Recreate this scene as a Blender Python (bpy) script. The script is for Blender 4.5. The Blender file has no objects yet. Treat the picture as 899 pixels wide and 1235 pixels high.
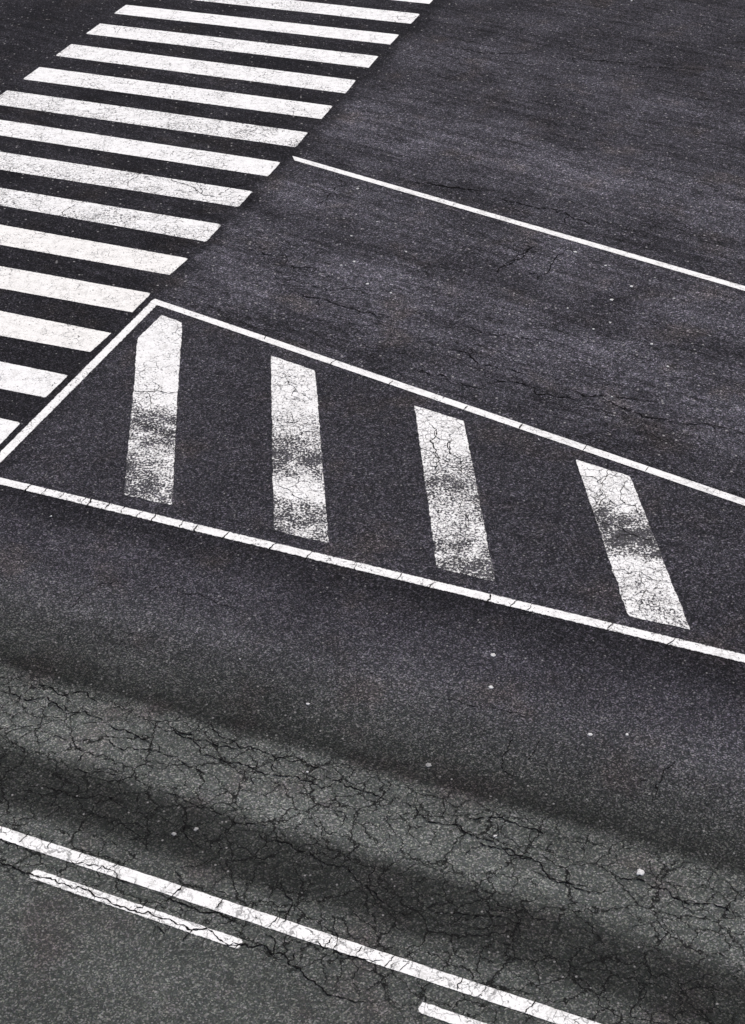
import bpy, bmesh, math, random
from mathutils import Vector, Matrix, noise
random.seed(7)
PI = math.pi

CAM = dict(height=9.4648, lens=55.4741, shift_x=0.03360,
  right=(0.999359,-0.021652,-0.028494), up=(0.035787,0.604628,0.795704), fwd=(0.000000,0.796214,-0.605015))

scene = bpy.context.scene

# ------------------------------------------------------------------ camera
cd = bpy.data.cameras.new('camera')
cd.sensor_fit = 'VERTICAL'; cd.sensor_height = 36.0; cd.sensor_width = 24.0
cd.lens = CAM['lens']; cd.shift_x = CAM['shift_x']
cd.clip_start = 0.1; cd.clip_end = 2000
cam = bpy.data.objects.new('camera', cd)
scene.collection.objects.link(cam)
r, u, f = (Vector(CAM[k]) for k in ('right', 'up', 'fwd'))
m3 = Matrix((r, u, -f)).transposed()
cam.matrix_world = Matrix.Translation((0, 0, CAM['height'])) @ m3.to_4x4()
scene.camera = cam

# ------------------------------------------------------------------ overcast daylight
SUN_EL, SUN_AZ = math.radians(58), math.radians(35)
world = bpy.data.worlds.new('World'); scene.world = world
world.use_nodes = True
wn = world.node_tree; wn.nodes.clear()
sky = wn.nodes.new('ShaderNodeTexSky'); sky.sky_type = 'NISHITA'; sky.sun_disc = False
sky.sun_elevation = SUN_EL; sky.sun_rotation = SUN_AZ
sky.dust_density = 4.0; sky.air_density = 0.7; sky.ozone_density = 1.0
bgn = wn.nodes.new('ShaderNodeBackground'); bgn.inputs['Strength'].default_value = 0.10
wo = wn.nodes.new('ShaderNodeOutputWorld')
wn.links.new(sky.outputs[0], bgn.inputs[0]); wn.links.new(bgn.outputs[0], wo.inputs[0])
sl = bpy.data.lights.new('sun', 'SUN'); sl.energy = 1.5; sl.angle = math.radians(14)
sl.color = (1.0, 0.95, 0.88)
sun = bpy.data.objects.new('sun', sl); scene.collection.objects.link(sun)
d = Vector((math.sin(SUN_AZ)*math.cos(SUN_EL), math.cos(SUN_AZ)*math.cos(SUN_EL), math.sin(SUN_EL)))
sun.rotation_euler = d.to_track_quat('Z', 'Y').to_euler()
scene.view_settings.view_transform = 'Standard'
scene.view_settings.look = 'None'
scene.view_settings.gamma = 1.0
scene.view_settings.use_curve_mapping = False
scene.view_settings.exposure = EXPOSURE = 0.55

# ------------------------------------------------------------------ node helpers
class NT:
    def __init__(s, tree): s.t = tree; s.n = tree.nodes; s.l = tree.links
    def put(s, sock, v):
        if v is None: return
        if hasattr(v, 'is_output') or isinstance(v, bpy.types.NodeSocket): s.l.new(v, sock)
        else: sock.default_value = v
    def math(s, op, a, b=None, c=None, clamp=False):
        n = s.n.new('ShaderNodeMath'); n.operation = op; n.use_clamp = clamp
        s.put(n.inputs[0], a); s.put(n.inputs[1], b); s.put(n.inputs[2], c)
        return n.outputs[0]
    def add(s, a, b): return s.math('ADD', a, b)
    def mul(s, a, b): return s.math('MULTIPLY', a, b)
    def sub(s, a, b): return s.math('SUBTRACT', a, b)
    def vmath(s, op, a, b=None, scale=None):
        n = s.n.new('ShaderNodeVectorMath'); n.operation = op
        s.put(n.inputs[0], a); s.put(n.inputs[1], b)
        if scale is not None: n.inputs['Scale'].default_value = scale
        return n.outputs['Value'] if op in ('DOT_PRODUCT', 'LENGTH') else n.outputs['Vector']
    def ramp(s, v, a, b, lo=0.0, hi=1.0):                       # smooth step from a to b
        n = s.n.new('ShaderNodeMapRange'); n.interpolation_type = 'SMOOTHSTEP'
        s.put(n.inputs['Value'], v)
        s.put(n.inputs['From Min'], a); s.put(n.inputs['From Max'], b)
        s.put(n.inputs['To Min'], lo); s.put(n.inputs['To Max'], hi)
        return n.outputs['Result']
    def lin(s, v, a, b, lo=0.0, hi=1.0):
        n = s.n.new('ShaderNodeMapRange')
        s.put(n.inputs['Value'], v)
        s.put(n.inputs['From Min'], a); s.put(n.inputs['From Max'], b)
        s.put(n.inputs['To Min'], lo); s.put(n.inputs['To Max'], hi)
        return n.outputs['Result']
    def noise(s, vec, scale, detail=2.0, rough=0.5, dist=0.0, dims='3D', color=False):
        n = s.n.new('ShaderNodeTexNoise'); n.noise_dimensions = dims
        s.put(n.inputs['Vector'], vec); n.inputs['Scale'].default_value = scale
        n.inputs['Detail'].default_value = detail; n.inputs['Roughness'].default_value = rough
        n.inputs['Distortion'].default_value = dist
        return n.outputs['Color'] if color else n.outputs['Fac']
    def voro(s, vec, scale, feature='F1', rnd=1.0, out='Distance'):
        n = s.n.new('ShaderNodeTexVoronoi'); n.feature = feature; n.voronoi_dimensions = '2D'
        s.put(n.inputs['Vector'], vec); n.inputs['Scale'].default_value = scale
        n.inputs['Randomness'].default_value = rnd
        return n.outputs[out]
    def mix(s, f, a, b, blend='MIX'):
        n = s.n.new('ShaderNodeMix'); n.data_type = 'RGBA'; n.blend_type = blend
        s.put(n.inputs[0], f); s.put(n.inputs[6], a); s.put(n.inputs[7], b)
        return n.outputs[2]
    def curve(s, v, pts):                                      # piecewise value ramp on 0..1
        n = s.n.new('ShaderNodeValToRGB'); s.put(n.inputs[0], v)
        e = n.color_ramp.elements
        n.color_ramp.interpolation = 'EASE'
        while len(e) < len(pts): e.new(0.5)
        for el, (p, c) in zip(e, pts):
            el.position = p; el.color = (c, c, c, 1) if not isinstance(c, tuple) else (*c, 1)
        return n.outputs[0]

NEAR_ORIGIN = (-3.4655, 13.19)
FAR_ORIGIN = (-0.9704, 15.9386)
STRIPES = [
  [(-2.19, 30.0211), (2.4476, 28.0906), (2.2578, 27.6389), (-2.3865, 29.5531)],
  [(-2.5772, 29.0991), (2.0603, 27.1687), (1.8705, 26.7169), (-2.7737, 28.6311)],
  [(-2.96, 28.1875), (1.6852, 26.2539), (1.5048, 25.8034), (-3.1547, 27.7239)],
  [(-3.3672, 27.2179), (1.2866, 25.3317), (1.1163, 24.9055), (-3.5419, 26.8021)],
  [(-3.7329, 26.3473), (0.9079, 24.4237), (0.7316, 23.9537), (-3.9285, 25.8814)],
  [(-4.1142, 25.4394), (0.521, 23.4679), (0.3413, 22.9627), (-4.3226, 24.9431)],
  [(-4.5159, 24.4828), (0.1432, 22.5072), (-0.0372, 22.034), (-4.721, 23.9944)],
  [(-4.9006, 23.5668), (-0.236, 21.5777), (-0.4168, 21.0782), (-5.1093, 23.0698)],
  [(-5.2912, 22.6368), (-0.6264, 20.5986), (-0.8007, 20.1589), (-5.4835, 22.1788)],
  [(-5.672, 21.73), (-1.0029, 19.7102), (-1.1812, 19.2501), (-5.8814, 21.2313)],
  [(-6.0674, 20.7885), (-1.3845, 18.7605), (-1.5697, 18.2879), (-6.2427, 20.3712)],
  [(-6.4319, 19.9207), (-1.7705, 17.8558), (-1.9854, 17.4396), (-6.6335, 19.4407)],
  [(-6.8294, 18.9742), (-2.18, 16.9951), (-2.3761, 16.5473), (-7.0313, 18.4934)],
  [(-7.1896, 18.1165), (-2.5812, 16.0789), (-2.7917, 15.666), (-7.4323, 17.5387)],
  [(-7.5913, 17.16), (-2.9849, 15.1791), (-3.1905, 14.7306), (-7.8123, 16.6338)],
  [(-7.9822, 16.2293), (-3.3905, 14.2518), (-3.5803, 13.8), (-8.1787, 15.7614)],
  [(-8.3655, 15.3165), (-3.7739, 13.339), (-3.9637, 12.8873), (-8.562, 14.8486)],
  [(-8.7489, 14.4037), (-4.1574, 12.4263), (-4.3471, 11.9745), (-8.9454, 13.9359)],
]
LINES = {
  'thin': [(-0.4667, 20.8026), (12.2158, 11.1506), (12.1991, 11.0274), (-0.4346, 20.6422)],
  'far': [(-2.1279, 16.8583), (11.5323, 7.0236), (11.5118, 6.9072), (-2.195, 16.7755)],
  'short': [(-2.1875, 16.7642), (-3.904, 12.8897), (-3.8787, 12.6655), (-2.0896, 16.7038)],
  'near': [(-3.7733, 13.3833), (12.1141, 6.405), (12.0917, 6.293), (-3.7461, 13.2495)],
  'bottom': [(-10.979, 12.1912), (10.7377, 2.4427), (10.1128, 2.5955), (-10.9557, 12.053)],
  'dash': [(-2.4272, 8.0575), (-0.7955, 7.3169), (-0.8407, 7.2337), (-2.4808, 7.9781)],
  'dash2': [(0.4629, 6.7387), (0.9278, 6.5271), (0.7433, 6.5049), (0.4213, 6.6514)],
}
HATCH = [
  [[(-2.0206, 16.4631), (-1.7635, 16.2623)], [(-2.2684, 15.9442), (-1.7469, 15.8522)], [(-2.2263, 14.836), (-1.7232, 14.7184)], [(-2.1629, 12.8685), (-1.6576, 12.6571)]],
  [[(-0.7059, 15.4566), (-0.1985, 15.0904)], [(-0.6346, 12.1917), (-0.1006, 11.9584)]],
  [[(0.8654, 14.3206), (1.3802, 13.9784)], [(0.9125, 11.5276), (1.444, 11.2814)]],
  [[(2.4591, 13.2097), (2.9738, 12.8699)], [(2.5878, 10.7337), (3.1116, 10.5304)]],
  [[(4.0528, 12.0988), (4.5675, 11.759)], [(4.1815, 9.9228), (4.7053, 9.7195)]],
]

A_NEAR, A_FAR = math.radians(-23.8), math.radians(-36.0)       # travel directions of the two carriageways

# ------------------------------------------------------------------ the asphalt as a shared node group
def asphalt_group():
    g = bpy.data.node_groups.new('asphalt_surface', 'ShaderNodeTree')
    g.interface.new_socket('Color', in_out='OUTPUT', socket_type='NodeSocketColor')
    g.interface.new_socket('Height', in_out='OUTPUT', socket_type='NodeSocketFloat')
    g.interface.new_socket('Crack', in_out='OUTPUT', socket_type='NodeSocketFloat')
    for w in ('Track outer', 'Track inner', 'Thinning'):
        g.interface.new_socket(w, in_out='OUTPUT', socket_type='NodeSocketFloat')
    go = g.nodes.new('NodeGroupOutput')
    T = NT(g)
    geo = g.nodes.new('ShaderNodeNewGeometry')
    P = T.vmath('MULTIPLY', geo.outputs['Position'], (1, 1, 0))
    wob = T.sub(T.noise(P, 0.55, 3), 0.5)
    wob2 = T.sub(T.noise(P, 2.6, 3), 0.5)

    def across(origin, ang):
        nx, ny = -math.sin(ang), math.cos(ang)
        return T.sub(T.vmath('DOT_PRODUCT', P, (nx, ny, 0)), origin[0]*nx + origin[1]*ny)
    def along(ang):
        return T.vmath('DOT_PRODUCT', P, (math.cos(ang), math.sin(ang), 0))
    v1 = across(NEAR_ORIGIN, A_NEAR)
    v2 = across(FAR_ORIGIN, A_FAR)
    u1, u2 = along(A_NEAR), along(A_FAR)
    vn = T.add(v1, T.add(T.mul(wob, 0.20), T.mul(wob2, 0.08)))
    # tone across the near carriageway, from v = -6 to v = 2 (metres from the inner line of the hatched triangle)
    near = T.curve(T.lin(vn, -6.0, 2.0), [((v+6)/8, c) for v, c in [(-6, 1.3), (-5.2, 1.15), (-4.4, 1.3), (-3.95, 1.25), (-3.72, .44), (-3.36, .46), (-3.05, 1.75), (-2.47, 1.35), (-2.30, .42), (-1.9, .75), (-1.3, 1.15), (-0.8, .90), (-0.12, .42), (1.0, .8)]])
    vf = T.add(v2, T.add(T.mul(wob, 0.9), T.mul(wob2, 0.25)))
    far = T.curve(T.lin(vf, 0.0, 12.0), [(v/12, c) for v, c in [(0, .72), (0.45, .85), (1.2, 1.25), (2.0, 1.3), (2.6, .82), (3.3, 1.22), (4.3, .82), (5.8, 1.4), (7.3, .78), (8.6, 1.0), (9.8, .7), (12, .75)]])
    isfar = T.ramp(v2, -0.05, 0.05)
    # crossing: everything to the left of its right-hand end
    a = math.radians(-112.787)
    nx, ny = -math.sin(a), math.cos(a)
    rx, ry = STRIPES[8][1]
    vc = T.sub(T.vmath('DOT_PRODUCT', P, (nx, ny, 0)), rx*nx + ry*ny)      # positive to the right of the stripes
    cross = T.mul(T.ramp(T.add(vc, T.mul(wob2, 0.5)), 0.35, -0.05), T.ramp(v1, -0.05, 0.05))
    hatch = T.mul(T.ramp(v2, 0.05, -0.05), T.ramp(v1, -0.05, 0.05))
    tone = T.mix(isfar, near, far)
    tone = T.mix(hatch, tone, (.76,)*3 + (1,))
    tone = T.mix(cross, tone, (.38,)*3 + (1,))
    # streaks along the wheel paths
    def streak(u, v, su, sv, sc):
        c = g.nodes.new('ShaderNodeCombineXYZ')
        T.put(c.inputs[0], T.mul(u, su)); T.put(c.inputs[1], T.mul(v, sv))
        return T.noise(c.outputs[0], sc, 4, 0.6)
    st = T.mix(isfar, streak(u1, v1, 0.25, 3.0, 1.6), streak(u2, v2, 0.3, 4.0, 1.8))
    big = T.noise(P, 0.8, 5, 0.6)
    mid = T.noise(P, 6.0, 4, 0.65)
    k = T.mul(T.lin(st, 0.3, 0.7, T.lin(isfar, 0, 1, 0.85, 0.62), T.lin(isfar, 0, 1, 1.15, 1.42)), T.lin(big, 0.3, 0.7, T.lin(isfar, 0, 1, 0.80, 0.62), T.lin(isfar, 0, 1, 1.20, 1.42)))
    k = T.mul(k, T.lin(mid, 0.3, 0.7, 0.90, 1.10))
    # stone chips of the wearing course
    cell = T.voro(P, 92.0, out='Color')
    sp = g.nodes.new('ShaderNodeSeparateColor'); T.put(sp.inputs[0], cell)
    chip = T.math('POWER', sp.outputs[0], 3.5)
    cell2 = T.voro(T.vmath('ADD', P, (3.3, 7.7, 0)), 130.0, out='Color')
    sp2 = g.nodes.new('ShaderNodeSeparateColor'); T.put(sp2.inputs[0], cell2)
    fine = T.noise(P, 210.0, 2, 0.7)
    grit = T.add(T.mul(chip, 2.2), T.add(T.mul(T.math('POWER', sp2.outputs[0], 2.0), 0.75), T.lin(fine, 0.3, 0.7, -0.05, 0.45)))
    clump = T.noise(P, 46.0, 2, 0.6)
    clump2 = T.noise(T.vmath('ADD', P, (5, 9, 0)), 17.0, 2, 0.6)
    farside = T.ramp(v1, -1.5, 0.5)                              # the far surfacing is an older, coarser mix
    coarse = T.voro(T.vmath('ADD', P, (1.3, 4.4, 0)), 44.0, out='Color')
    sp5 = g.nodes.new('ShaderNodeSeparateColor'); T.put(sp5.inputs[0], coarse)
    cm = T.mul(T.lin(T.math('POWER', sp5.outputs[0], 2.0), 0, 1, 0.62, 1.75), T.lin(clump, 0.32, 0.68, 0.7, 1.3))
    fade = g.nodes.new('ShaderNodeMix'); T.put(fade.inputs[0], T.lin(farside, 0, 1, 0.18, 0.85)); fade.inputs[2].default_value = 1.0; T.put(fade.inputs[3], cm)
    grit = T.mul(grit, T.mul(fade.outputs[0], T.lin(clump2, 0.3, 0.7, 0.93, 1.07)))
    grit = T.lin(T.math('POWER', grit, 1.3), 0.0, 6.0, 0.26, 5.0)
    # the near lanes carry a finer, flatter mix
    sm = g.nodes.new('ShaderNodeMix'); T.put(sm.inputs[0], T.ramp(v1, -1.5, -3.0, 0.0, 0.26)); T.put(sm.inputs[2], grit); sm.inputs[3].default_value = 0.92
    grit = sm.outputs[0]
    # pale stones, few
    s1 = T.voro(P, 30.0, out='Color'); d1 = T.voro(P, 30.0)
    sp3 = g.nodes.new('ShaderNodeSeparateColor'); T.put(sp3.inputs[0], s1)
    pale = T.mul(T.math('GREATER_THAN', sp3.outputs[1], 0.975), T.ramp(d1, 0.32, 0.2))
    pale = T.mul(pale, T.lin(sp3.outputs[2], 0, 1, 0.25, 1.0))
    d2 = T.voro(P, 9.0); s2 = T.voro(P, 9.0, out='Color')
    sp4 = g.nodes.new('ShaderNodeSeparateColor'); T.put(sp4.inputs[0], s2)
    pale2 = T.mul(T.math('GREATER_THAN', sp4.outputs[0], 0.90), T.ramp(T.add(d2, T.mul(T.sub(mid, 0.5), 0.1)), 0.15, 0.08))
    # crazing: cells warped and thinned by noise
    def crazing(scale, width, warp, lo, hi, msc, seed):
        w = T.vmath('SCALE', T.vmath('SUBTRACT', T.noise(P, scale*1.9, 4, 0.65, color=True), (0.5, 0.5, 0.5)), scale=warp)
        q = T.vmath('ADD', T.vmath('ADD', P, w), (seed, seed*1.7, 0))
        cq = g.nodes.new('ShaderNodeCombineXYZ')
        T.put(cq.inputs[0], T.mul(T.vmath('DOT_PRODUCT', q, (math.cos(A_NEAR), math.sin(A_NEAR), 0)), 0.74))
        T.put(cq.inputs[1], T.vmath('DOT_PRODUCT', q, (-math.sin(A_NEAR), math.cos(A_NEAR), 0)))
        e = T.voro(cq.outputs[0], scale, 'DISTANCE_TO_EDGE', rnd=0.95)
        thick = T.lin(T.noise(P, msc*4, 2), 0.3, 0.7, 0.4, 1.3)
        line = T.ramp(T.math('DIVIDE', e, T.mul(thick, width*scale)), 1.0, 0.35)
        return T.mul(line, T.ramp(T.noise(T.vmath('ADD', P, (seed*3, 1, 0)), msc, 3, 0.6), lo, hi))
    zone = T.curve(T.lin(vn, -6.0, 2.0), [((v+6)/8, c) for v, c in [(-6, .0), (-4.6, .0), (-4.3, 1), (-3.3, 1), (-2.5, 1), (-2.25, .2), (-0.7, .15), (0, .3)]])
    zone = T.mix(isfar, zone, (0.22,)*3 + (1,))
    zone = T.mix(cross, zone, (0.20,)*3 + (1,))
    zone = T.mix(hatch, zone, (0.25,)*3 + (1,))
    cr = T.math('MAXIMUM', crazing(2.8, 0.0098, 0.27, 0.36, 0.46, 0.9, 2.0), crazing(5.8, 0.0070, 0.15, 0.38, 0.50, 1.3, 9.0))
    # hairlines drawn out along the travel direction of the far lanes
    def hair(u, v, sc, seed, wd):
        c = g.nodes.new('ShaderNodeCombineXYZ')
        T.put(c.inputs[0], T.mul(u, 0.5)); T.put(c.inputs[1], T.add(T.mul(v, 2.2), seed)); 
        q = T.noise(c.outputs[0], sc, 5, 0.62)
        d = T.math('ABSOLUTE', T.sub(q, 0.5))
        return T.mul(T.ramp(d, wd, wd*0.3), T.ramp(T.noise(T.vmath('ADD', P, (seed, 0, 0)), 0.7, 3), 0.40, 0.54))
    hl = T.mul(T.math('MAXIMUM', hair(u2, v2, 1.1, 3.0, 0.008), hair(u2, v2, 1.9, 8.0, 0.010)), T.mul(isfar, T.math('SUBTRACT', 1.0, cross)))
    crack = T.math('MAXIMUM', T.mul(cr, zone), T.mul(hl, 0.9))
    # colour
    base = T.mix(T.ramp(v1, -2.6, -0.6), (0.0535, 0.0575, 0.0540, 1), (0.0435, 0.0430, 0.0505, 1))
    warm = T.noise(T.vmath('ADD', P, (11, 3, 0)), 1.3, 3, 0.6)
    base = T.mix(T.mul(T.ramp(warm, 0.52, 0.72), 0.6), base, (0.0530, 0.0475, 0.0470, 1))
    tint = T.mix(0.12, (1, 1, 1, 1), cell, 'MULTIPLY')
    col = T.mix(1.0, base, tint, 'MULTIPLY')
    f = T.mul(T.mul(k, grit), 1.15)
    vs = g.nodes.new('ShaderNodeVectorMath'); vs.operation = 'SCALE'
    T.put(vs.inputs[0], col); T.put(vs.inputs['Scale'], f)
    col = T.mix(1.0, vs.outputs[0], tone, 'MULTIPLY')
    col = T.mix(T.mul(pale, 0.75), col, (0.27, 0.265, 0.26, 1))
    col = T.mix(T.mul(pale2, T.mul(isfar, 0.65)), col, (0.36, 0.35, 0.35, 1))
    col = T.mix(T.mul(crack, 0.88), col, (0.006, 0.006, 0.006, 1))
    T.put(go.inputs['Color'], col)
    T.put(go.inputs['Height'], T.sub(T.add(T.mul(chip, 0.6), T.mul(fine, 0.5)), T.mul(crack, 2.5)))
    T.put(go.inputs['Crack'], crack)
    # wheel-path wear on the hatching, two tracks parallel to the inner line
    w1 = T.mul(T.ramp(vn, 0.75, 1.25), T.ramp(vn, 2.1, 1.5))
    w2 = T.mul(T.ramp(vn, 0.05, 0.3), T.ramp(vn, 1.3, 0.5))
    T.put(go.inputs['Track outer'], T.mul(hatch, w1))
    T.put(go.inputs['Track inner'], T.mul(hatch, w2))
    T.put(go.inputs['Thinning'], T.mul(hatch, T.ramp(vn, 2.6, 1.9)))
    return g

ASPHALT = asphalt_group()

def principled(name):
    m = bpy.data.materials.new(name); m.use_nodes = True
    t = m.node_tree; b = t.nodes['Principled BSDF']
    return m, NT(t), b

def road_material():
    m, T, b = principled('road_asphalt')
    a = T.n.new('ShaderNodeGroup'); a.node_tree = ASPHALT
    T.put(b.inputs['Base Color'], a.outputs['Color'])
    b.inputs['Roughness'].default_value = 0.92
    b.inputs['Specular IOR Level'].default_value = 0.06
    bp = T.n.new('ShaderNodeBump'); bp.inputs['Strength'].default_value = 0.55; bp.inputs['Distance'].default_value = 0.004
    T.put(bp.inputs['Height'], a.outputs['Height']); T.put(b.inputs['Normal'], bp.outputs[0])
    return m

def paint_material(name, pits=0.5, crack=0.6, wear=(0, 0, 0), fleck=0.3, edge=0.010, streaks=0.3, cream=0.0):
    """worn thermoplastic: the asphalt shows through pits, cracks, rubbed tracks and ragged edges"""
    m, T, b = principled(name)
    a = T.n.new('ShaderNodeGroup'); a.node_tree = ASPHALT
    geo = T.n.new('ShaderNodeNewGeometry')
    P = T.vmath('MULTIPLY', geo.outputs['Position'], (1, 1, 0))
    at = T.n.new('ShaderNodeAttribute'); at.attribute_name = 'edge_distance'
    ed = at.outputs['Fac']
    patch = T.noise(P, 1.5, 4, 0.6)
    n1 = T.noise(P, 40.0, 3, 0.65)
    n2 = T.noise(P, 22.0, 5, 0.75)
    n3 = T.noise(P, 5.5, 5, 0.7)
    mixn = T.add(T.mul(n1, 0.56), T.add(T.mul(n2, 0.32), T.mul(n3, 0.12)))
    wr = T.math('MAXIMUM', T.math('MAXIMUM', T.mul(a.outputs['Track outer'], wear[0]), T.mul(a.outputs['Track inner'], wear[1])), T.mul(a.outputs['Thinning'], wear[2]))
    # threshold rises where the paint is rubbed thin
    th = T.add(T.add(0.352 + 0.048*pits, T.mul(T.sub(patch, 0.5), 0.24*pits)), T.mul(wr, T.lin(n3, 0.35, 0.65, 0.07, 0.19)))
    th = T.add(th, T.mul(T.math('SUBTRACT', n3, 0.5), 0.10*max(wear)))
    hole = T.ramp(T.sub(mixn, th), 0.012, -0.012)
    fn = T.add(T.noise(T.vmath('ADD', P, (2, 6, 0)), 19.0, 5, 0.78), T.mul(T.sub(patch, 0.5), -0.25))
    hole = T.math('MAXIMUM', hole, T.mul(T.ramp(fn, 0.345 + 0.080*fleck, 0.325 + 0.080*fleck), 0.9))
    # ragged border
    rag = T.ramp(T.add(ed, T.mul(T.sub(n2, 0.5), edge*2.4)), edge*0.45, edge*0.05)
    # fine shrinkage cracks in the paint itself
    def craze(sc, w, warp, seed):
        wv = T.vmath('SCALE', T.vmath('SUBTRACT', T.noise(P, sc*1.8, 4, 0.7, color=True), (0.5, 0.5, 0.5)), scale=warp)
        q = T.vmath('MULTIPLY', T.vmath('ADD', T.vmath('ADD', P, wv), (seed, seed, 0)), (1, 1, 0))
        e = T.voro(q, sc, 'DISTANCE_TO_EDGE')
        thick = T.lin(T.noise(P, sc*2, 2), 0.3, 0.7, 0.1, 1.3)
        ln = T.ramp(T.math('DIVIDE', e, T.mul(thick, w*sc)), 1.0, 0.4)
        cut = 0.40 + 0.20*(1-crack)
        return T.mul(ln, T.ramp(T.noise(T.vmath('ADD', P, (seed, 0, 0)), 2.4, 3), cut, cut+0.05))
    ck = T.math('MAXIMUM', craze(7.0, 0.0075, 0.11, 4.0), T.mul(craze(16.0, 0.005, 0.05, 8.0), 0.8))
    ck = T.math('MAXIMUM', T.mul(ck, 0.9), T.mul(a.outputs['Crack'], 0.55))
    gone = T.math('MAXIMUM', T.math('MAXIMUM', hole, rag), T.math('MINIMUM', ck, 1.0))
    # grime
    dirt = T.add(T.mul(T.noise(P, 9.0, 5, 0.7), 0.5), T.mul(T.noise(P, 48.0, 3, 0.7), 0.5))
    white = T.mix(cream, (0.80, 0.80, 0.785, 1), (0.80, 0.785, 0.74, 1))
    pc = T.mix(T.mul(T.ramp(dirt, 0.52, 0.38), 0.6), white, (0.42, 0.415, 0.39, 1))
    pc = T.mix(T.mul(T.ramp(T.sub(mixn, th), 0.05, 0.0), 0.5), pc, (0.30, 0.295, 0.285, 1))
    c = T.n.new('ShaderNodeCombineXYZ')
    T.put(c.inputs[0], T.vmath('DOT_PRODUCT', P, (0.5*math.cos(A_NEAR), 0.5*math.sin(A_NEAR), 0)))
    T.put(c.inputs[1], T.vmath('DOT_PRODUCT', P, (-14*math.sin(A_NEAR), 14*math.cos(A_NEAR), 0)))
    sn = T.noise(c.outputs[0], 2.2, 4, 0.7)
    pc = T.mix(T.mul(T.ramp(sn, 0.58, 0.72), streaks), pc, (0.40, 0.385, 0.35, 1))
    col = T.mix(gone, pc, a.outputs['Color'])
    T.put(b.inputs['Base Color'], col)
    b.inputs['Roughness'].default_value = 0.7
    b.inputs['Specular IOR Level'].default_value = 0.25
    bp = T.n.new('ShaderNodeBump'); bp.inputs['Strength'].default_value = 0.4; bp.inputs['Distance'].default_value = 0.003
    T.put(bp.inputs['Height'], T.sub(T.mul(n1, 0.5), gone)); T.put(b.inputs['Normal'], bp.outputs[0])
    return m

M_ROAD = road_material()
m, T, b = principled('crack_bitumen')
pn = T.noise(T.n.new('ShaderNodeNewGeometry').outputs['Position'], 60.0, 3)
T.put(b.inputs['Base Color'], T.mix(T.ramp(pn, 0.35, 0.7), (0.004, 0.004, 0.004, 1), (0.016, 0.015, 0.015, 1)))
b.inputs['Roughness'].default_value = 1.0; b.inputs['Specular IOR Level'].default_value = 0.0
M_CRACK = m
m, T, b = principled('dried_gum')
pn = T.noise(T.n.new('ShaderNodeNewGeometry').outputs['Position'], 90.0, 3)
T.put(b.inputs['Base Color'], T.mix(T.ramp(pn, 0.3, 0.7), (0.40, 0.40, 0.39, 1), (0.66, 0.66, 0.65, 1)))
b.inputs['Roughness'].default_value = 0.8
M_GUM = m
m, T, b = principled('dirty_gum')
pn = T.noise(T.n.new('ShaderNodeNewGeometry').outputs['Position'], 110.0, 3)
T.put(b.inputs['Base Color'], T.mix(T.ramp(pn, 0.3, 0.7), (0.16, 0.16, 0.16, 1), (0.30, 0.30, 0.29, 1)))
b.inputs['Roughness'].default_value = 0.85
M_DULL = m

# ------------------------------------------------------------------ building helpers
def link(name, me):
    o = bpy.data.objects.new(name, me); scene.collection.objects.link(o); return o
def describe(o, label, cat, group=None):
    o['label'] = label; o['category'] = cat
    if group: o['group'] = group

def marking(name, rows, mat, step=0.04, cols=10, jitter=0.0022, thick=0.0035, z0=0.0005):
    """a painted slab: rows of (left, right) edge points are filled with a fine grid with slightly uneven borders"""
    rows = [(Vector(a), Vector(b)) for a, b in rows]
    lens = [0.0]
    for (a, b), (c, d2) in zip(rows, rows[1:]):
        lens.append(lens[-1] + max((c-a).length, (d2-b).length))
    total = lens[-1]; n = max(2, int(total/step))
    ts = sorted(set([i*total/n for i in range(n+1)] + lens))
    def at(t):
        for i in range(len(lens)-1):
            if t <= lens[i+1] + 1e-9:
                k = (t-lens[i])/(lens[i+1]-lens[i])
                return rows[i][0].lerp(rows[i+1][0], k), rows[i][1].lerp(rows[i+1][1], k)
        return rows[-1]
    bm = bmesh.new(); lay = bm.verts.layers.float.new('edge_distance')
    fr = [0, .03, .08, .2, .35, .5, .65, .8, .92, .97, 1]
    grid = []
    for t in ts:
        a, c = at(t)
        w = (c-a).length; row = []
        for q in fr:
            p = a.lerp(c, q)
            e = min(q*w, (1-q)*w, t, total-t)
            if e < 1e-6:
                j = noise.noise_vector(Vector((p.x*9, p.y*9, 3.1)))*1.2 + noise.noise_vector(Vector((p.x*31, p.y*31, 8.1)))
                p = p + Vector((j.x, j.y))*jitter
            v = bm.verts.new((p.x, p.y, z0+thick)); v[lay] = e
            row.append(v)
        grid.append(row)
    for r0, r1 in zip(grid, grid[1:]):
        for i in range(len(fr)-1):
            bm.faces.new((r0[i], r1[i], r1[i+1], r0[i+1]))
    bmesh.ops.recalc_face_normals(bm, faces=bm.faces)
    if bm.faces[0].normal.z < 0: bmesh.ops.reverse_faces(bm, faces=bm.faces)
    loop = [r0[0] for r0 in grid] + grid[-1][1:] + [r0[-1] for r0 in reversed(grid[:-1])] + list(reversed(grid[0][1:-1]))
    low = [bm.verts.new((v.co.x, v.co.y, z0)) for v in loop]
    for i in range(len(loop)):
        j = (i+1) % len(loop)
        try: bm.faces.new((loop[i], low[i], low[j], loop[j]))
        except ValueError: pass
    me = bpy.data.meshes.new(name); bm.to_mesh(me); bm.free()
    me.materials.append(mat)
    return link(name, me)

def quad_marking(name, q, mat, **k):
    """q = upper-left, upper-right, lower-right, lower-left; runs from left to right"""
    ul, ur, lr, ll = q
    return marking(name, [(ul, ll), (ur, lr)], mat, **k)

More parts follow.
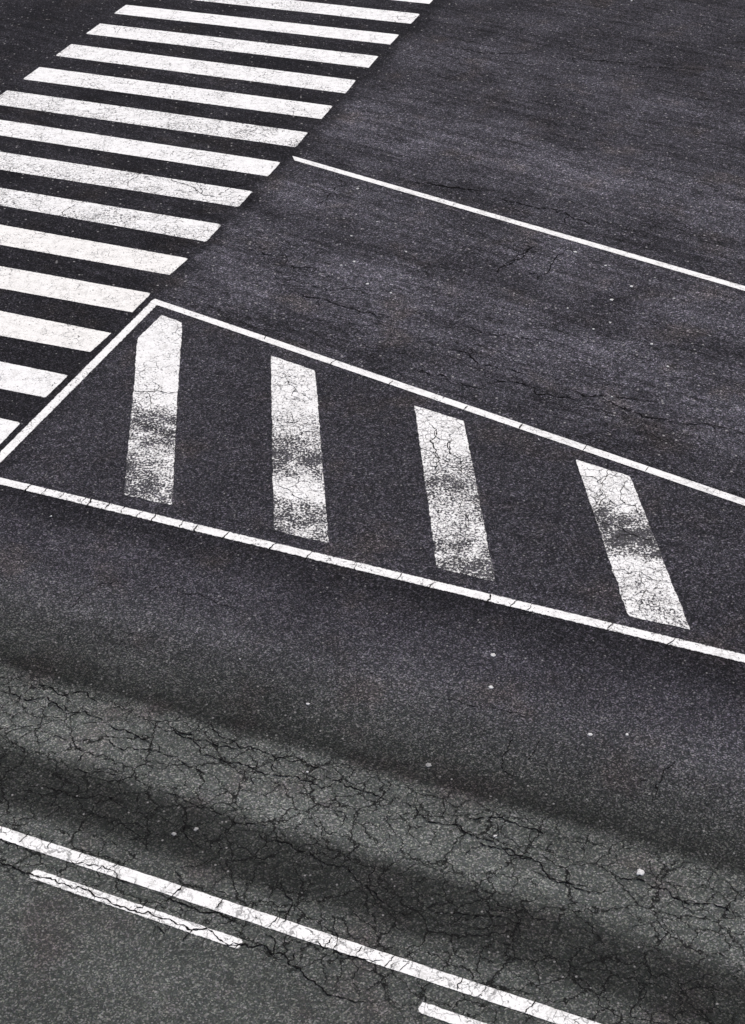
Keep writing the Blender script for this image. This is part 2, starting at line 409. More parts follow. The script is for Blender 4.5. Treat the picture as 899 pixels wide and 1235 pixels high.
# ------------------------------------------------------------------ the road, its long cracks part of its surface
CRACKS = [
  (0.016, [(-2.911, 8.1774), (-2.6757, 8.1092), (-2.5949, 8.081), (-2.5238, 8.029), (-2.4714, 8.0185), (-2.4095, 7.9834), (-2.3371, 7.964), (-2.2586, 7.9444), (-2.222, 7.9028), (-2.1839, 7.9011), (-2.1213, 7.8506), (-2.0255, 7.8384), (-1.9236, 7.763), (-1.8046, 7.6953), (-1.7081, 7.66), (-1.6105, 7.6056), (-1.4584, 7.5568), (-1.3256, 7.5053), (-1.1921, 7.4241), (-1.0824, 7.4343), (-0.993, 7.3408), (-0.7969, 7.2835), (-0.6633, 7.2674), (-0.5957, 7.1841), (-0.4872, 7.1504), (-0.4152, 7.061), (-0.297, 6.9426), (-0.2041, 6.827), (-0.1516, 6.811), (0.115, 6.7311)]),
  (0.011, [(-2.8834, 8.4106), (-2.7467, 8.3703), (-2.6607, 8.3157), (-2.5882, 8.2621), (-2.5166, 8.2588), (-2.3964, 8.1786)]),
  (0.012, [(-2.1994, 8.1448), (-2.1294, 8.0923), (-2.0321, 8.0797), (-1.8214, 8.0132), (-1.7892, 7.9392), (-1.6638, 7.8776)]),
  (0.014, [(-1.4925, 7.775), (-1.4024, 7.7396), (-1.178, 7.6287), (-0.9513, 7.5343), (-0.8331, 7.4987)]),
  (0.012, [(-0.3363, 7.2752), (-0.21, 7.2184), (0.0047, 7.1364), (0.1348, 7.0875)]),
  (0.012, [(-2.9988, 10.0607), (-2.7867, 9.9363), (-2.6016, 9.9474), (-2.4582, 9.8279), (-2.2307, 9.7659), (-2.0791, 9.6682), (-2.0238, 9.6059)]),
  (0.012, [(-2.7205, 10.1403), (-2.585, 10.1019), (-2.3488, 9.9962), (-2.2142, 9.9481), (-2.1267, 9.8618)]),
  (0.014, [(-1.6512, 9.6069), (-1.5171, 9.4921), (-1.2581, 9.3438), (-1.2106, 9.2176), (-1.0718, 9.1825)]),
  (0.011, [(-1.2399, 9.537), (-1.0457, 9.4006), (-0.8891, 9.2681), (-0.6123, 9.1693), (-0.305, 9.0514), (-0.13, 8.9506)]),
  (0.014, [(-1.1615, 9.1963), (-0.9116, 9.0997), (-0.7322, 8.9891), (-0.4611, 8.9301), (-0.2798, 8.8304), (-0.1327, 8.8053)]),
  (0.01, [(-2.0806, 9.5399), (-1.9745, 9.3793), (-1.8486, 9.287), (-1.5924, 9.2744), (-1.4012, 9.1893), (-1.2434, 9.0509), (-1.0901, 8.9606)]),
  (0.009, [(-2.6979, 9.4442), (-2.561, 9.4084), (-2.4458, 9.4898), (-2.1774, 9.2653), (-2.2485, 9.0999), (-1.9418, 9.0295), (-1.7802, 8.8847)]),
  (0.009, [(-1.5426, 8.8551), (-1.4101, 8.7769), (-1.2575, 8.6719), (-1.0753, 8.6017), (-0.7216, 8.429), (-0.5964, 8.3463)]),
  (0.012, [(-0.2318, 8.9189), (-0.1315, 8.8685), (0.0538, 8.7693), (0.2372, 8.6802), (0.327, 8.614)]),
  (0.012, [(0.5276, 8.6486), (0.5362, 8.4645), (0.6804, 8.3717), (0.8607, 8.3462), (0.8995, 8.268), (1.115, 8.1574), (1.2792, 8.0178), (1.3928, 7.9555), (1.5095, 7.9259)]),
  (0.012, [(0.8967, 8.3872), (1.2053, 8.407), (1.3137, 8.3249), (1.6016, 8.1932)]),
  (0.009, [(1.4047, 9.3847), (1.3356, 9.1298), (1.2704, 8.9008), (1.3562, 8.8238)]),
  (0.009, [(1.6088, 9.2396), (1.5461, 9.1194), (1.472, 9.0109)]),
  (0.007, [(0.5498, 9.8472), (0.9756, 9.7337), (1.3296, 9.5952), (1.5566, 9.4945)]),
  (0.007, [(-0.1059, 10.2692), (0.1602, 10.138), (0.395, 10.0416)]),
  (0.01, [(2.665, 8.9709), (2.5109, 8.7228), (2.4102, 8.4972)]),
  (0.009, [(-0.1372, 8.5572), (-0.0207, 8.4735), (-0.076, 8.3475)]),
  (0.012, [(0.9602, 8.2231), (1.1283, 8.0987), (1.2411, 8.077), (1.3198, 7.9832), (1.4306, 7.9538), (1.4973, 7.7823), (1.6301, 7.7446), (1.8391, 7.6801)]),
  (0.01, [(1.3634, 7.8681), (1.4629, 7.8077), (1.5814, 7.7547), (1.7908, 7.6901)]),
  (0.012, [(1.9018, 7.8436), (2.0312, 7.7502), (2.1257, 7.7538), (2.2543, 7.6692), (2.3955, 7.5618), (2.611, 7.4983), (2.8786, 7.3499)]),
  (0.013, [(-1.5235, 9.5906), (-1.4027, 9.4475), (-1.204, 9.3699), (-1.0767, 9.306), (-0.8132, 9.2644)]),
  (0.012, [(-2.0238, 9.6059), (-1.8695, 9.5293), (-1.7734, 9.466), (-1.6354, 9.3913)]),
  (0.01, [(-0.7592, 8.3539), (-0.6733, 8.2739), (-0.4983, 8.2322), (-0.3888, 8.1357), (-0.1602, 7.9941), (0.0382, 7.8325), (0.1887, 7.6684), (0.455, 7.4419)]),
  (0.009, [(-2.489, 8.9007), (-2.3142, 8.8471), (-2.1512, 8.7677), (-2.0079, 8.8055), (-1.7985, 8.7065)]),
  (0.009, [(-1.2946, 8.6208), (-1.3023, 8.4049), (-1.2302, 8.2746), (-1.142, 8.187)]),
  (0.008, [(0.5259, 7.5913), (0.8257, 7.4785), (1.0687, 7.4526), (1.2994, 7.3297)]),
  (0.008, [(0.7238, 7.3549), (0.7244, 7.1342), (0.7887, 7.0451)]),
  (0.008, [(0.1701, 7.9871), (0.1411, 7.7252), (0.1676, 7.6073)]),
  (0.01, [(-0.5282, 7.874), (-0.4959, 7.7146), (-0.4521, 7.6737), (-0.4948, 7.4838), (-0.5374, 7.4253)]),
  (0.009, [(-0.1565, 7.5068), (-0.1113, 7.3171), (-0.1385, 7.1716)]),
  (0.008, [(-2.5405, 11.0942), (-2.4121, 11.3239), (-2.2706, 11.461), (-2.0641, 11.5104)]),
  (0.007, [(-1.8847, 11.2232), (-1.7193, 11.3938), (-1.5404, 11.396)]),
  (0.008, [(-1.7159, 11.3453), (-1.3781, 11.2666), (-1.1642, 11.1361), (-0.9682, 10.9967)]),
  (0.006, [(-2.0796, 10.5036), (-1.9674, 10.6635), (-1.8506, 10.7921)]),
  (0.006, [(-1.5305, 11.3591), (-1.4514, 11.058), (-1.501, 10.8643)]),
  (0.0202, [(1.1433, 19.8175), (1.4966, 19.6988), (1.9003, 19.5514), (2.1264, 19.4574)]),
  (0.0202, [(2.2747, 19.2704), (2.4454, 19.1086), (2.7036, 18.966), (3.0776, 18.8155), (3.2665, 18.5389), (3.469, 18.3129)]),
  (0.0155, [(2.1592, 17.4312), (2.3674, 17.6323), (2.566, 17.8156)]),
  (0.017, [(2.0495, 17.163), (2.2512, 17.4243), (2.4574, 17.6913), (2.6571, 17.8754)]),
  (0.017, [(2.5044, 16.9627), (2.7357, 17.3453), (2.9715, 17.7184)]),
  (0.0186, [(1.7763, 24.7328), (2.2842, 24.576), (2.9274, 24.3718), (3.3111, 24.2644)]),
  (0.0202, [(3.7394, 24.1183), (4.3078, 23.8908), (4.99, 23.5533), (5.4452, 23.5105), (6.0237, 23.3888)]),
  (0.0155, [(-0.56, 17.0213), (-0.1178, 16.7244), (0.2742, 16.4375), (0.5887, 16.1623)]),
  (0.0139, [(-0.1967, 19.1719), (0.0422, 19.5752), (0.2631, 19.8893)]),
  (0.0186, [(1.3855, 19.7206), (1.691, 19.5938), (1.987, 19.5191)]),
  (0.0155, [(1.3153, 15.4397), (1.5445, 15.3519), (1.8569, 14.9943), (2.1928, 14.8505)]),
  (0.0155, [(1.7035, 14.8488), (2.1052, 14.6515), (2.4169, 14.3803), (2.6647, 14.282)]),
  (0.0155, [(2.9, 14.2339), (3.1955, 14.0209), (3.5981, 13.8049), (4.0409, 13.5747)]),
  (0.0139, [(0.9133, 15.0577), (1.3073, 14.7383), (1.7046, 14.5769)]),
  (0.0155, [(-1.8729, 25.3431), (-1.5968, 25.2423)]),
  (0.0139, [(-0.6958, 17.3869), (-0.2655, 17.1033), (0.1167, 16.9105), (0.5176, 16.8405)]),
  (0.0139, [(2.6077, 14.5174), (2.9469, 14.3622), (3.541, 14.1597)]),
  (0.0124, [(1.5509, 15.9799), (1.9114, 15.7105), (2.3755, 15.5859), (2.8088, 15.2835)]),
  (0.0155, [(-1.0205, 18.0654), (-0.5436, 17.8516), (-0.0775, 17.4476)]),
  (0.0155, [(-2.2242, 20.3023), (-1.955, 20.0185), (-1.7366, 19.7441), (-1.4797, 19.5216)]),
  (0.0139, [(-1.3973, 19.7167), (-1.2333, 19.8823), (-1.0648, 19.9459)]),
  (0.0139, [(-3.5822, 19.1473), (-3.516, 19.3369), (-3.3812, 19.5238)]),
  (0.0139, [(-2.7169, 20.0028), (-2.6349, 20.2569), (-2.5568, 20.436)]),
  (0.012, [(-2.2541, 14.8379), (-2.0649, 14.7746), (-1.9552, 14.7843), (-1.7131, 14.7346)]),
  (0.009, [(-2.0834, 14.7758), (-2.0029, 14.5532), (-2.0248, 14.3578)]),
  (0.01, [(-2.2144, 14.1447), (-2.072, 14.1515), (-1.9396, 14.0478), (-1.8162, 13.93), (-1.6793, 13.8591)]),
  (0.009, [(-0.6482, 13.8561), (-0.5252, 13.9422), (-0.463, 13.7823), (-0.3397, 13.8834), (-0.1813, 13.8421)]),
  (0.008, [(-0.5585, 15.0692), (-0.5018, 14.8583), (-0.4188, 14.7169), (-0.3735, 14.4801)]),
  (0.009, [(-0.6217, 12.9456), (-0.4781, 12.8377), (-0.4028, 12.7209), (-0.3031, 12.6593)]),
  (0.01, [(0.8639, 13.5153), (0.9882, 13.4321), (1.0666, 13.3226), (1.1878, 13.2263), (1.3178, 13.2478)]),
  (0.0139, [(1.0074, 13.9705), (1.0701, 13.7319), (1.0192, 13.5056), (1.0623, 13.2636), (0.9917, 12.9908)]),
  (0.0139, [(1.2593, 13.7975), (1.1658, 13.4964), (1.2546, 13.311), (1.2752, 13.0457), (1.3745, 12.9244)]),
  (0.009, [(1.0166, 12.6359), (1.1609, 12.5719), (1.2504, 12.4567), (1.4385, 12.4456)]),
  (0.009, [(1.2644, 12.621), (1.2108, 12.3775), (1.2702, 12.2129), (1.2097, 11.9797)]),
  (0.011, [(2.4541, 12.1435), (2.5524, 12.151), (2.6862, 12.077), (2.7943, 11.9527), (2.9135, 11.8552), (3.0272, 11.8228)]),
  (0.01, [(2.7985, 13.1416), (2.7476, 12.9268), (2.6691, 12.7464), (2.6696, 12.5369), (2.571, 12.3783), (2.5544, 12.1641)]),
  (0.01, [(2.4659, 12.9009), (2.6385, 12.8191), (2.7726, 12.9252), (2.8919, 12.8321)]),
  (0.009, [(2.8919, 12.8321), (2.8267, 12.6386), (2.8278, 12.4448), (2.9324, 12.384), (2.9727, 12.1928)]),
  (0.008, [(2.6583, 12.6767), (2.5468, 12.5442), (2.4853, 12.5756)]),
  (0.009, [(2.8359, 12.4444), (2.7333, 12.3686), (2.6696, 12.5369)]),
  (0.009, [(2.6054, 11.4319), (2.7069, 11.3404), (2.8033, 11.3594), (2.9198, 11.2314), (3.0786, 11.1744)]),
  (0.009, [(2.8033, 11.3594), (2.8031, 11.0943), (2.6962, 10.831)]),
  (0.0182, [(-3.1852, 12.9464), (-3.1769, 13.0145), (-3.1559, 13.0418), (-3.1172, 13.1087)]),
  (0.0099, [(-2.8304, 12.8087), (-2.7975, 12.8785), (-2.7749, 12.9053), (-2.7427, 12.9758)]),
  (0.0193, [(-2.5439, 12.6599), (-2.5059, 12.7353), (-2.4811, 12.7616), (-2.4695, 12.8393)]),
  (0.0155, [(-2.3225, 12.6214), (-2.3158, 12.6824), (-2.2955, 12.7089), (-2.2868, 12.7703)]),
  (0.0126, [(-2.1593, 12.5585), (-2.1659, 12.6047), (-2.1502, 12.6312), (-2.1316, 12.6763)]),
  (0.0182, [(-1.8631, 12.3809), (-1.8423, 12.4495), (-1.8187, 12.4751), (-1.8258, 12.546)]),
  (0.0096, [(-1.5593, 12.2613), (-1.5633, 12.3256), (-1.5409, 12.3511), (-1.5243, 12.4149)]),
  (0.0202, [(-1.4167, 12.1999), (-1.4192, 12.2507), (-1.4008, 12.2762), (-1.3817, 12.3261)]),
  (0.0154, [(-1.139, 12.0764), (-1.1139, 12.1275), (-1.0944, 12.1526), (-1.0563, 12.2034)]),
  (0.0171, [(-0.6812, 11.8721), (-0.6661, 11.9201), (-0.6472, 11.9447), (-0.601, 11.9913)]),
  (0.0135, [(-0.339, 11.7046), (-0.3092, 11.7722), (-0.2833, 11.7961), (-0.2776, 11.8657)]),
  (0.0129, [(0.126, 11.5266), (0.1318, 11.5717), (0.1509, 11.5955), (0.1599, 11.6408)]),
  (0.0132, [(0.5188, 11.3618), (0.5475, 11.4007), (0.5656, 11.4241), (0.5824, 11.464)]),
  (0.013, [(0.8114, 11.2132), (0.8399, 11.2753), (0.8659, 11.298), (0.8918, 11.3608)]),
  (0.0201, [(1.3207, 10.9757), (1.3501, 11.033), (1.3753, 11.0551), (1.3718, 11.1147)]),
  (0.0098, [(1.5232, 10.8936), (1.5548, 10.9515), (1.5805, 10.9734), (1.6304, 11.0309)]),
  (0.0097, [(1.6667, 10.8388), (1.7076, 10.8851), (1.7299, 10.907), (1.7429, 10.9553)]),
  (0.0117, [(2.3528, 10.546), (2.38, 10.5866), (2.4011, 10.6079), (2.4447, 10.6479)]),
  (0.0133, [(2.8396, 10.3017), (2.8931, 10.3597), (2.9212, 10.3801), (2.9679, 10.439)]),
  (0.0108, [(-3.0144, 12.8831), (-2.9987, 12.947), (-2.9786, 12.9741), (-2.9457, 13.0376)]),
  (0.01, [(-2.0144, 12.4561), (-1.9966, 12.5264), (-1.9728, 12.5522), (-1.9242, 12.6214)]),
  (0.0121, [(-2.3508, 8.2549), (-2.3522, 8.293), (-2.3362, 8.3091), (-2.3177, 8.3466)]),
  (0.0116, [(-2.589, 8.3268), (-2.558, 8.37), (-2.5397, 8.3861), (-2.5175, 8.43)]),
  (0.0078, [(-2.1103, 8.1389), (-2.0945, 8.1812), (-2.0761, 8.1969), (-2.0815, 8.2406)]),
  (0.0085, [(-1.8715, 7.9967), (-1.8258, 8.0459), (-1.8038, 8.0611), (-1.7794, 8.1117)]),
  (0.0105, [(-0.2326, 7.2032), (-0.1996, 7.2546), (-0.1745, 7.2682), (-0.1554, 7.3206)]),
  (0.0109, [(0.2128, 7.0338), (0.2468, 7.0755), (0.2684, 7.089), (0.2994, 7.1312)]),
  (0.0075, [(0.3204, 6.9978), (0.3473, 7.0283), (0.3643, 7.0418), (0.3918, 7.0725)]),
  (0.0131, [(0.7197, 6.8173), (0.7245, 6.8641), (0.7484, 6.8771), (0.7708, 6.9236)]),
  (0.0081, [(0.8614, 6.7604), (0.8957, 6.8013), (0.9179, 6.8142), (0.9497, 6.8557)]),
  (0.0096, [(-1.0244, 7.6163), (-0.9987, 7.6516), (-0.9814, 7.6663), (-0.9574, 7.7019)]),
  (0.0151, [(-1.356, 7.7356), (-1.3203, 7.7909), (-1.2953, 7.8055), (-1.2608, 7.8614)]),
  (0.0111, [(-0.6252, 7.4237), (-0.5936, 7.4655), (-0.5731, 7.4797), (-0.5518, 7.5222)]),
  (0.0103, [(0.0235, 7.1321), (0.0233, 7.1718), (0.0433, 7.1855), (0.0635, 7.2246)]),
  (0.0112, [(1.175, 6.6113), (1.2117, 6.6579), (1.2368, 6.6705), (1.2656, 6.7179)]),
  (0.0209, [(-0.7755, 15.8032), (-0.7801, 15.8412), (-0.766, 15.8776), (-0.744, 15.914)]),
  (0.0209, [(1.375, 14.147), (1.3927, 14.1856), (1.4109, 14.2168), (1.4427, 14.2548)]),
  (0.0101, [(2.5499, 13.3355), (2.572, 13.3784), (2.5933, 13.4071), (2.6296, 13.4495)]),
  (0.0208, [(1.9495, 13.7952), (1.9612, 13.831), (1.9793, 13.8612), (2.0035, 13.8964)]),
  (0.0125, [(0.5907, 14.7119), (0.6141, 14.7503), (0.6311, 14.7832), (0.6614, 14.8214)]),
  (0.0092, [(3.1359, 12.9477), (3.1478, 12.9743), (3.165, 13.0022), (3.1879, 13.0284)]),
  (0.0124, [(-0.0346, 15.1807), (-0.0207, 15.2262), (-0.0031, 15.2605), (0.0336, 15.3048)]),
]

def wander(pts, seed):
    """subdivide a crack between its points with a fractal wobble"""
    rnd = random.Random(seed)
    P = [Vector(p) for p in pts]
    for lvl in range(4):
        Q = [P[0]]
        for a, b in zip(P, P[1:]):
            L = (b-a).length
            if L > 0.025:
                nrm = Vector((-(b-a).y, (b-a).x)).normalized()
                Q.append((a+b)/2 + nrm*rnd.gauss(0, 0.11)*L)
            Q.append(b)
        P = Q
    return P
def add_ribbon(bm, P, width, z, seed):
    rnd = random.Random(seed); n = len(P); pr = None; ph = rnd.random()*50
    for i, p in enumerate(P):
        t = (P[min(i+1, n-1)] - P[max(i-1, 0)])
        if t.length < 1e-6: continue
        t.normalize(); nr = Vector((-t.y, t.x))
        taper = min(1.0, 0.25 + 6.0*min(i, n-1-i)/n)
        k = 0.75 + 0.9*noise.noise(Vector((i*0.35+ph, 0, 0))) + 0.35*rnd.uniform(-1, 1)
        w = max(0.12, k)*taper*width*0.5
        a = bm.verts.new((p.x+nr.x*w, p.y+nr.y*w, z)); b = bm.verts.new((p.x-nr.x*w, p.y-nr.y*w, z))
        if pr:
            f = bm.faces.new((pr[1], b, a, pr[0])); f.material_index = 1
        pr = (a, b)

bm = bmesh.new()
xs = [-250, -60, -20, -8, -4, 0, 4, 8, 20, 60, 250]; ys = [-200, -40, -10, 0, 5, 10, 15, 20, 30, 50, 90, 350]
gv = [[bm.verts.new((x, y, 0)) for x in xs] for y in ys]
for j in range(len(ys)-1):
    for i in range(len(xs)-1):
        bm.faces.new((gv[j][i], gv[j][i+1], gv[j+1][i+1], gv[j+1][i]))
for i, (w, pts) in enumerate(CRACKS):
    P = wander(pts, 100+i)
    add_ribbon(bm, P, w*0.86, 0.0052 + 0.00002*i, i)
    # short side branches on the wider cracks
    rnd = random.Random(900+i)
    if w >= 0.0095 and len(P) > 24:
        for k in range(len(P)//26):
            s = P[rnd.randrange(4, len(P)-4)]
            a = rnd.uniform(0, 2*PI); L = rnd.uniform(0.06, 0.24)
            q = [s, s+Vector((math.cos(a), math.sin(a)))*L*0.5, s+Vector((math.cos(a+.5), math.sin(a+.5)))*L]
            add_ribbon(bm, wander(q, 40*i+k), w*0.6, 0.0072 + 0.00002*i, 7*i+k)
me = bpy.data.meshes.new('road'); bm.to_mesh(me); bm.free()
me.materials.append(M_ROAD); me.materials.append(M_CRACK)
road = link('road', me); road['kind'] = 'structure'

# ------------------------------------------------------------------ zebra crossing
P_FRESH = paint_material('crossing_paint_clean', pits=0.3, crack=0.05, fleck=0.35, streaks=0.10, edge=0.010)
P_MID = paint_material('crossing_paint', pits=0.75, crack=0.25, fleck=0.75, streaks=0.35, edge=0.012)
P_WORN = paint_material('crossing_paint_worn', pits=1.1, crack=0.6, fleck=1.0, streaks=0.45, edge=0.015)
P_CREAM = paint_material('crossing_paint_cream', pits=0.6, crack=0.15, fleck=0.6, streaks=0.6, edge=0.011, cream=0.6)
STRIPE_LOOK = {-1: P_FRESH, 0: P_FRESH, 1: P_MID, 2: P_FRESH, 3: P_MID, 4: P_MID, 5: P_MID, 6: P_WORN, 7: P_MID, 8: P_WORN,
               9: P_WORN, 10: P_CREAM, 11: P_CREAM, 12: P_CREAM, 13: P_FRESH, 14: P_FRESH, 15: P_FRESH, 16: P_MID}
STRIPE_LABEL = {
 -1: 'zebra crossing stripe just past the top of the photo',
  0: 'thin sliver of the topmost zebra crossing stripe, cut by the top edge of the photo',
  1: 'second zebra crossing stripe from the top, its left end cut by the top edge',
  2: 'third zebra crossing stripe from the top, clean white, highest one with both ends showing',
  3: 'fourth zebra crossing stripe from the top, lightly speckled, both ends showing',
  4: 'fifth zebra crossing stripe from the top, both its pointed ends showing',
  5: 'sixth zebra crossing stripe from the top, left tip almost touching the left edge',
  6: 'seventh zebra crossing stripe from the top, finely crazed, left tip at the left edge',
  7: 'eighth zebra crossing stripe from the top, ending just left of the thin lane line',
  8: 'ninth zebra crossing stripe from the top, darker specks at left, cracked right end',
  9: 'tenth zebra crossing stripe from the top, cracked, two above the one at the triangle tip',
 10: 'eleventh zebra crossing stripe from the top, cream, next above the one at triangle tip',
 11: 'twelfth zebra crossing stripe from the top, right end touching the hatched triangle tip',
 12: 'thirteenth zebra crossing stripe from the top, beside the upper half of the short slanting line',
 13: 'short visible zebra crossing stripe, second from the bottom, beside the middle of the slanting line',
 14: 'lowest zebra crossing stripe, a small corner at the left edge by the slanting line',
 15: 'zebra crossing stripe just outside the left edge below the lowest visible stripe',
 16: 'last zebra crossing stripe at the near end, outside the left edge of the photo'}
for k, q in enumerate(STRIPES):
    i = k-1
    o = quad_marking('crosswalk_stripe', q, STRIPE_LOOK[i])
    describe(o, STRIPE_LABEL[i], 'crosswalk stripe', 'white stripes of the zebra crossing')

# ------------------------------------------------------------------ lines
P_LINE = paint_material('line_paint', pits=0.3, crack=0.05, fleck=0.3, streaks=0.05, edge=0.008)
P_LINE_ROUGH = paint_material('line_paint_chipped', pits=0.75, crack=0.1, fleck=0.6, streaks=0.05, edge=0.022)
P_OLD = paint_material('line_paint_old', pits=0.8, crack=0.35, fleck=0.5, streaks=0.1, edge=0.013)
o = quad_marking('lane_line', LINES['thin'], P_LINE, jitter=0.003)
describe(o, 'thin white line between the two upper lanes, starting at the zebra crossing', 'lane line')
o = quad_marking('hatching_border', LINES['far'], P_LINE, thick=0.0038)
describe(o, 'long white line along the upper side of the hatched triangle', 'border line', 'white border lines round the hatched triangle')
o = quad_marking('hatching_border', LINES['short'], P_LINE_ROUGH, thick=0.0032, jitter=0.004)
describe(o, 'short slanting white line beside the zebra crossing, closing the hatched triangle', 'border line', 'white border lines round the hatched triangle')
o = quad_marking('hatching_border', LINES['near'], P_LINE_ROUGH, jitter=0.003)
describe(o, 'long white line along the lower side of the hatched triangle, notched by cracks', 'border line', 'white border lines round the hatched triangle')
o = quad_marking('lane_line', LINES['bottom'], P_OLD, jitter=0.004)
describe(o, 'wide cracked solid white line crossing the bottom of the photo', 'lane line')
o = quad_marking('lane_dash', LINES['dash'], P_OLD, jitter=0.004)
describe(o, 'short white dash at lower left, split lengthwise by a long crack', 'lane dash', 'white dashes beside the solid line')
(a, b2, c2, d2) = [Vector(p) for p in LINES['dash2']]
dr = (b2-a).normalized(); L = 1.79
full = [tuple(a), tuple(a+dr*L), tuple(d2+dr*L), tuple(d2)]
o = quad_marking('lane_dash', full, P_OLD, jitter=0.004)
describe(o, 'start of a white dash cut by the bottom edge, beside the solid line', 'lane dash', 'white dashes beside the solid line')

# ------------------------------------------------------------------ hatching bars
P_HATCH = [paint_material('hatching_paint_%s' % n, pits=0.9, crack=c, wear=w, fleck=fk, streaks=0.08, edge=0.014)
           for n, c, w, fk in (('speckled', .45, (1.0, 1.05, .35), .7), ('banded', .7, (1.05, .9, .45), .8),
                               ('crazed', .95, (.85, .95, .55), .8), ('plated', .9, (1.1, .45, .15), .5), ('spare', .8, (1, .8, .4), .7))]
HL = ['leftmost thick hatching bar, top cut to a point, lower half rubbed dark',
      'second thick hatching bar from the left, upright, with a dark worn band across its middle',
      'third thick hatching bar from the left, leaning, crazed all over its lower half',
      'rightmost thick hatching bar in view, cracked into plates, dark worn patch mid-way',
      'thick hatching bar beyond the right edge of the photo']
for rows, lb, mt in zip(HATCH, HL, P_HATCH):
    o = marking('hatching_bar', rows, mt, jitter=0.007)
    describe(o, lb, 'hatching bar', 'thick bars inside the hatched triangle')

# ------------------------------------------------------------------ flattened gum and pale grit
SPOTS = [
  (-0.2533, 19.8026, 2),
  (0.421, 19.684, 3),
  (0.3805, 18.9177, 1),
  (0.282, 18.9159, 1),
  (0.2978, 18.3138, 2),
  (0.1498, 18.0978, 1),
  (0.3134, 17.621, 3),
  (0.2032, 17.5341, 1),
  (0.1474, 17.5382, 2),
  (0.4585, 17.042, 3),
  (0.9757, 17.8341, 2),
  (0.7328, 16.7965, 2),
  (-0.1202, 17.3317, 2),
  (0.0334, 17.3119, 1),
  (-0.0243, 16.9289, 1),
  (-0.6946, 17.8541, 1),
  (1.2529, 19.0569, 1),
  (0.644, 18.6826, 1),
  (1.1507, 19.0018, 2),
  (3.0892, 17.6655, 3),
  (3.4107, 17.2865, 2),
  (3.4589, 17.2744, 2),
  (3.639, 16.7481, 3),
  (3.3497, 16.4428, 3),
  (3.9563, 16.9389, 2),
  (2.803, 16.2808, 2),
  (3.6403, 15.4072, 3),
  (3.5246, 15.1278, 2),
  (3.0201, 14.3458, 2),
  (3.0344, 15.7817, 2),
  (2.3355, 15.4605, 2),
  (2.376, 15.5125, 1),
  (1.9722, 16.2385, 1),
  (2.057, 15.1565, 1),
  (3.735, 14.9202, 2),
  (4.0897, 16.4214, 2),
  (2.5341, 16.0827, 1),
  (3.2484, 15.9177, 2),
  (-2.8607, 12.5542, 1),
  (-1.843, 10.7917, 2),
  (-0.9153, 10.3549, 1),
  (-0.3175, 9.7593, 2),
  (-2.3273, 9.5229, 1),
  (-0.3259, 8.9693, 1),
  (1.3218, 10.2909, 3),
  (1.2631, 9.8823, 3),
  (2.027, 9.2763, 3),
  (2.3313, 9.2611, 2),
  (0.6637, 8.9948, 3),
  (2.1882, 7.8114, 4),
  (1.1311, 8.2151, 2),
  (-1.3777, 8.3574, 3),
  (-1.2067, 8.4004, 3),
  (2.1298, 13.5881, 1),
  (2.3961, 12.4159, 1),
  (5.302, 26.5264, 3),
]

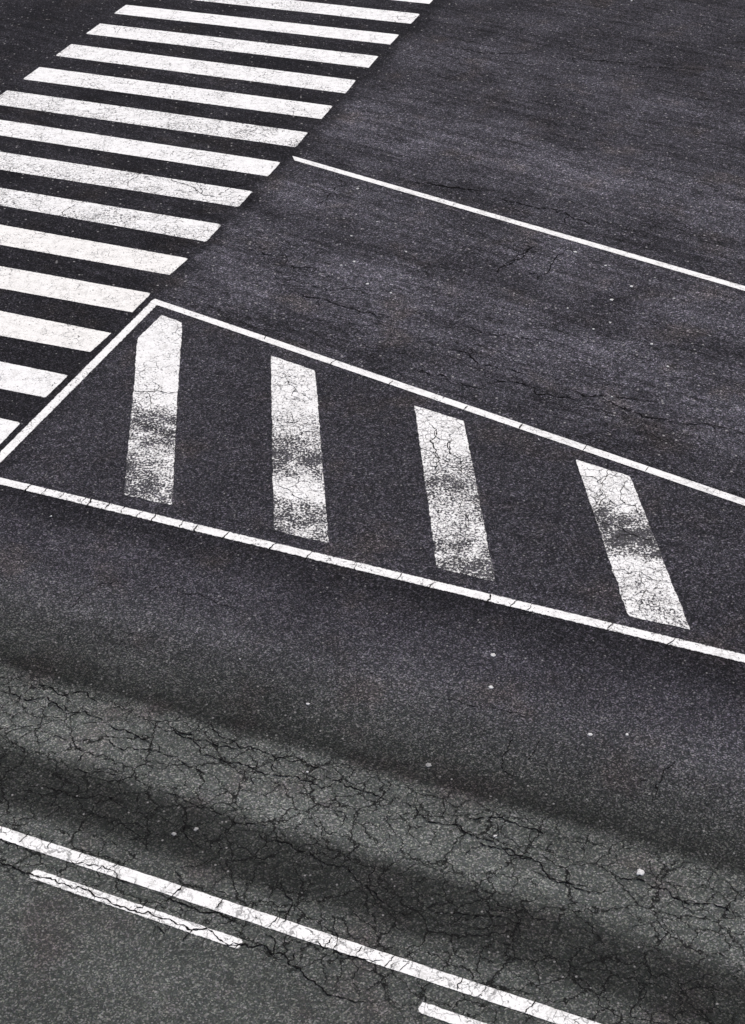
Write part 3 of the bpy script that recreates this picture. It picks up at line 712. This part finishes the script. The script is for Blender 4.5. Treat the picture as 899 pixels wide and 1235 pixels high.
def gum(x, y, size, seed, mat):
    rnd = random.Random(seed)
    r = {1: 0.010, 2: 0.015, 3: 0.022, 4: 0.030}[size]*rnd.uniform(0.9, 1.15)
    bm = bmesh.new(); n = 18; ph = rnd.uniform(0, 9); el = rnd.uniform(0.7, 1.0); an = rnd.uniform(0, PI)
    def ring(k, z):
        vs = []
        for i in range(n):
            a = 2*PI*i/n
            q = r*k*(1 + 0.45*noise.noise(Vector((math.cos(a)*1.6+ph, math.sin(a)*1.6, seed))))
            px, py = q*math.cos(a), q*math.sin(a)*el
            vs.append(bm.verts.new((px*math.cos(an)-py*math.sin(an), px*math.sin(an)+py*math.cos(an), z)))
        return vs
    h = 0.0035 + 0.1*r
    R_ = [ring(1.0, 0.0004), ring(0.98, h*0.55), ring(0.8, h*0.9), ring(0.4, h)]
    for a, b in zip(R_, R_[1:]):
        for i in range(n):
            bm.faces.new((a[i], a[(i+1) % n], b[(i+1) % n], b[i]))
    bm.faces.new(R_[-1])
    for f in bm.faces: f.smooth = True
    me = bpy.data.meshes.new('gum_spot'); bm.to_mesh(me); bm.free(); me.materials.append(mat)
    o = link('gum_spot', me); o.location = (x, y, 0)
    return o
BIG = {
 1: 'pale gum spot nearest the left end of the thin lane line',
 6: 'round pale gum spot, upper of the two bright ones mid-left in the upper lane',
 9: 'round pale gum spot, lower of the two bright ones mid-left in the upper lane',
 19: 'pale gum spot close under the right part of the thin lane line',
 22: 'bright gum spot at right, just above another bright one, below the lane line',
 23: 'bright gum spot at right, a little below and left of another bright one',
 26: 'pale gum spot near the right side, midway between thin line and triangle',
 44: 'pale gum spot below the third hatching bar, upper of a pair one above the other',
 45: 'pale gum spot below the third hatching bar, lower of a pair one above the other',
 46: 'bright round gum spot on the plain asphalt at right, below the fourth hatching bar',
 48: 'faint gum spot just above the dark edge of the lighter cracked asphalt',
 49: 'largest pale gum spot, at lower right on the lighter cracked asphalt',
 51: 'grey gum spot on the dark band at lower left, left one of two',
 52: 'grey gum spot on the dark band at lower left, right one of two',
 55: 'pale gum spot at the top edge of the photo, upper right',
}
for i, (x, y, s) in enumerate(SPOTS):
    o = gum(x, y, s, i*3+1, M_DULL if ('gr' in BIG.get(i, '')[:5] or 'faint' in BIG.get(i, '') or (i not in BIG and i % 3 == 0)) else M_GUM)
    if i in BIG:
        describe(o, BIG[i], 'gum spot', 'flattened pale gum spots on the asphalt')
    else:
        # which strip of road it lies on
        vf = (x-FAR_ORIGIN[0])*-math.sin(A_FAR) + (y-FAR_ORIGIN[1])*math.cos(A_FAR)
        vn = (x-NEAR_ORIGIN[0])*-math.sin(A_NEAR) + (y-NEAR_ORIGIN[1])*math.cos(A_NEAR)
        if vf > 0: lb = 'tiny pale speck on the dark lane between the thin line and the hatched triangle'
        elif vn > 0: lb = 'tiny pale speck on the bare asphalt inside the hatched triangle'
        else: lb = 'tiny pale speck on the asphalt between the hatched triangle and the cracked solid line'
        describe(o, lb, 'gum spot', lb.replace('tiny pale speck', 'tiny pale specks'))
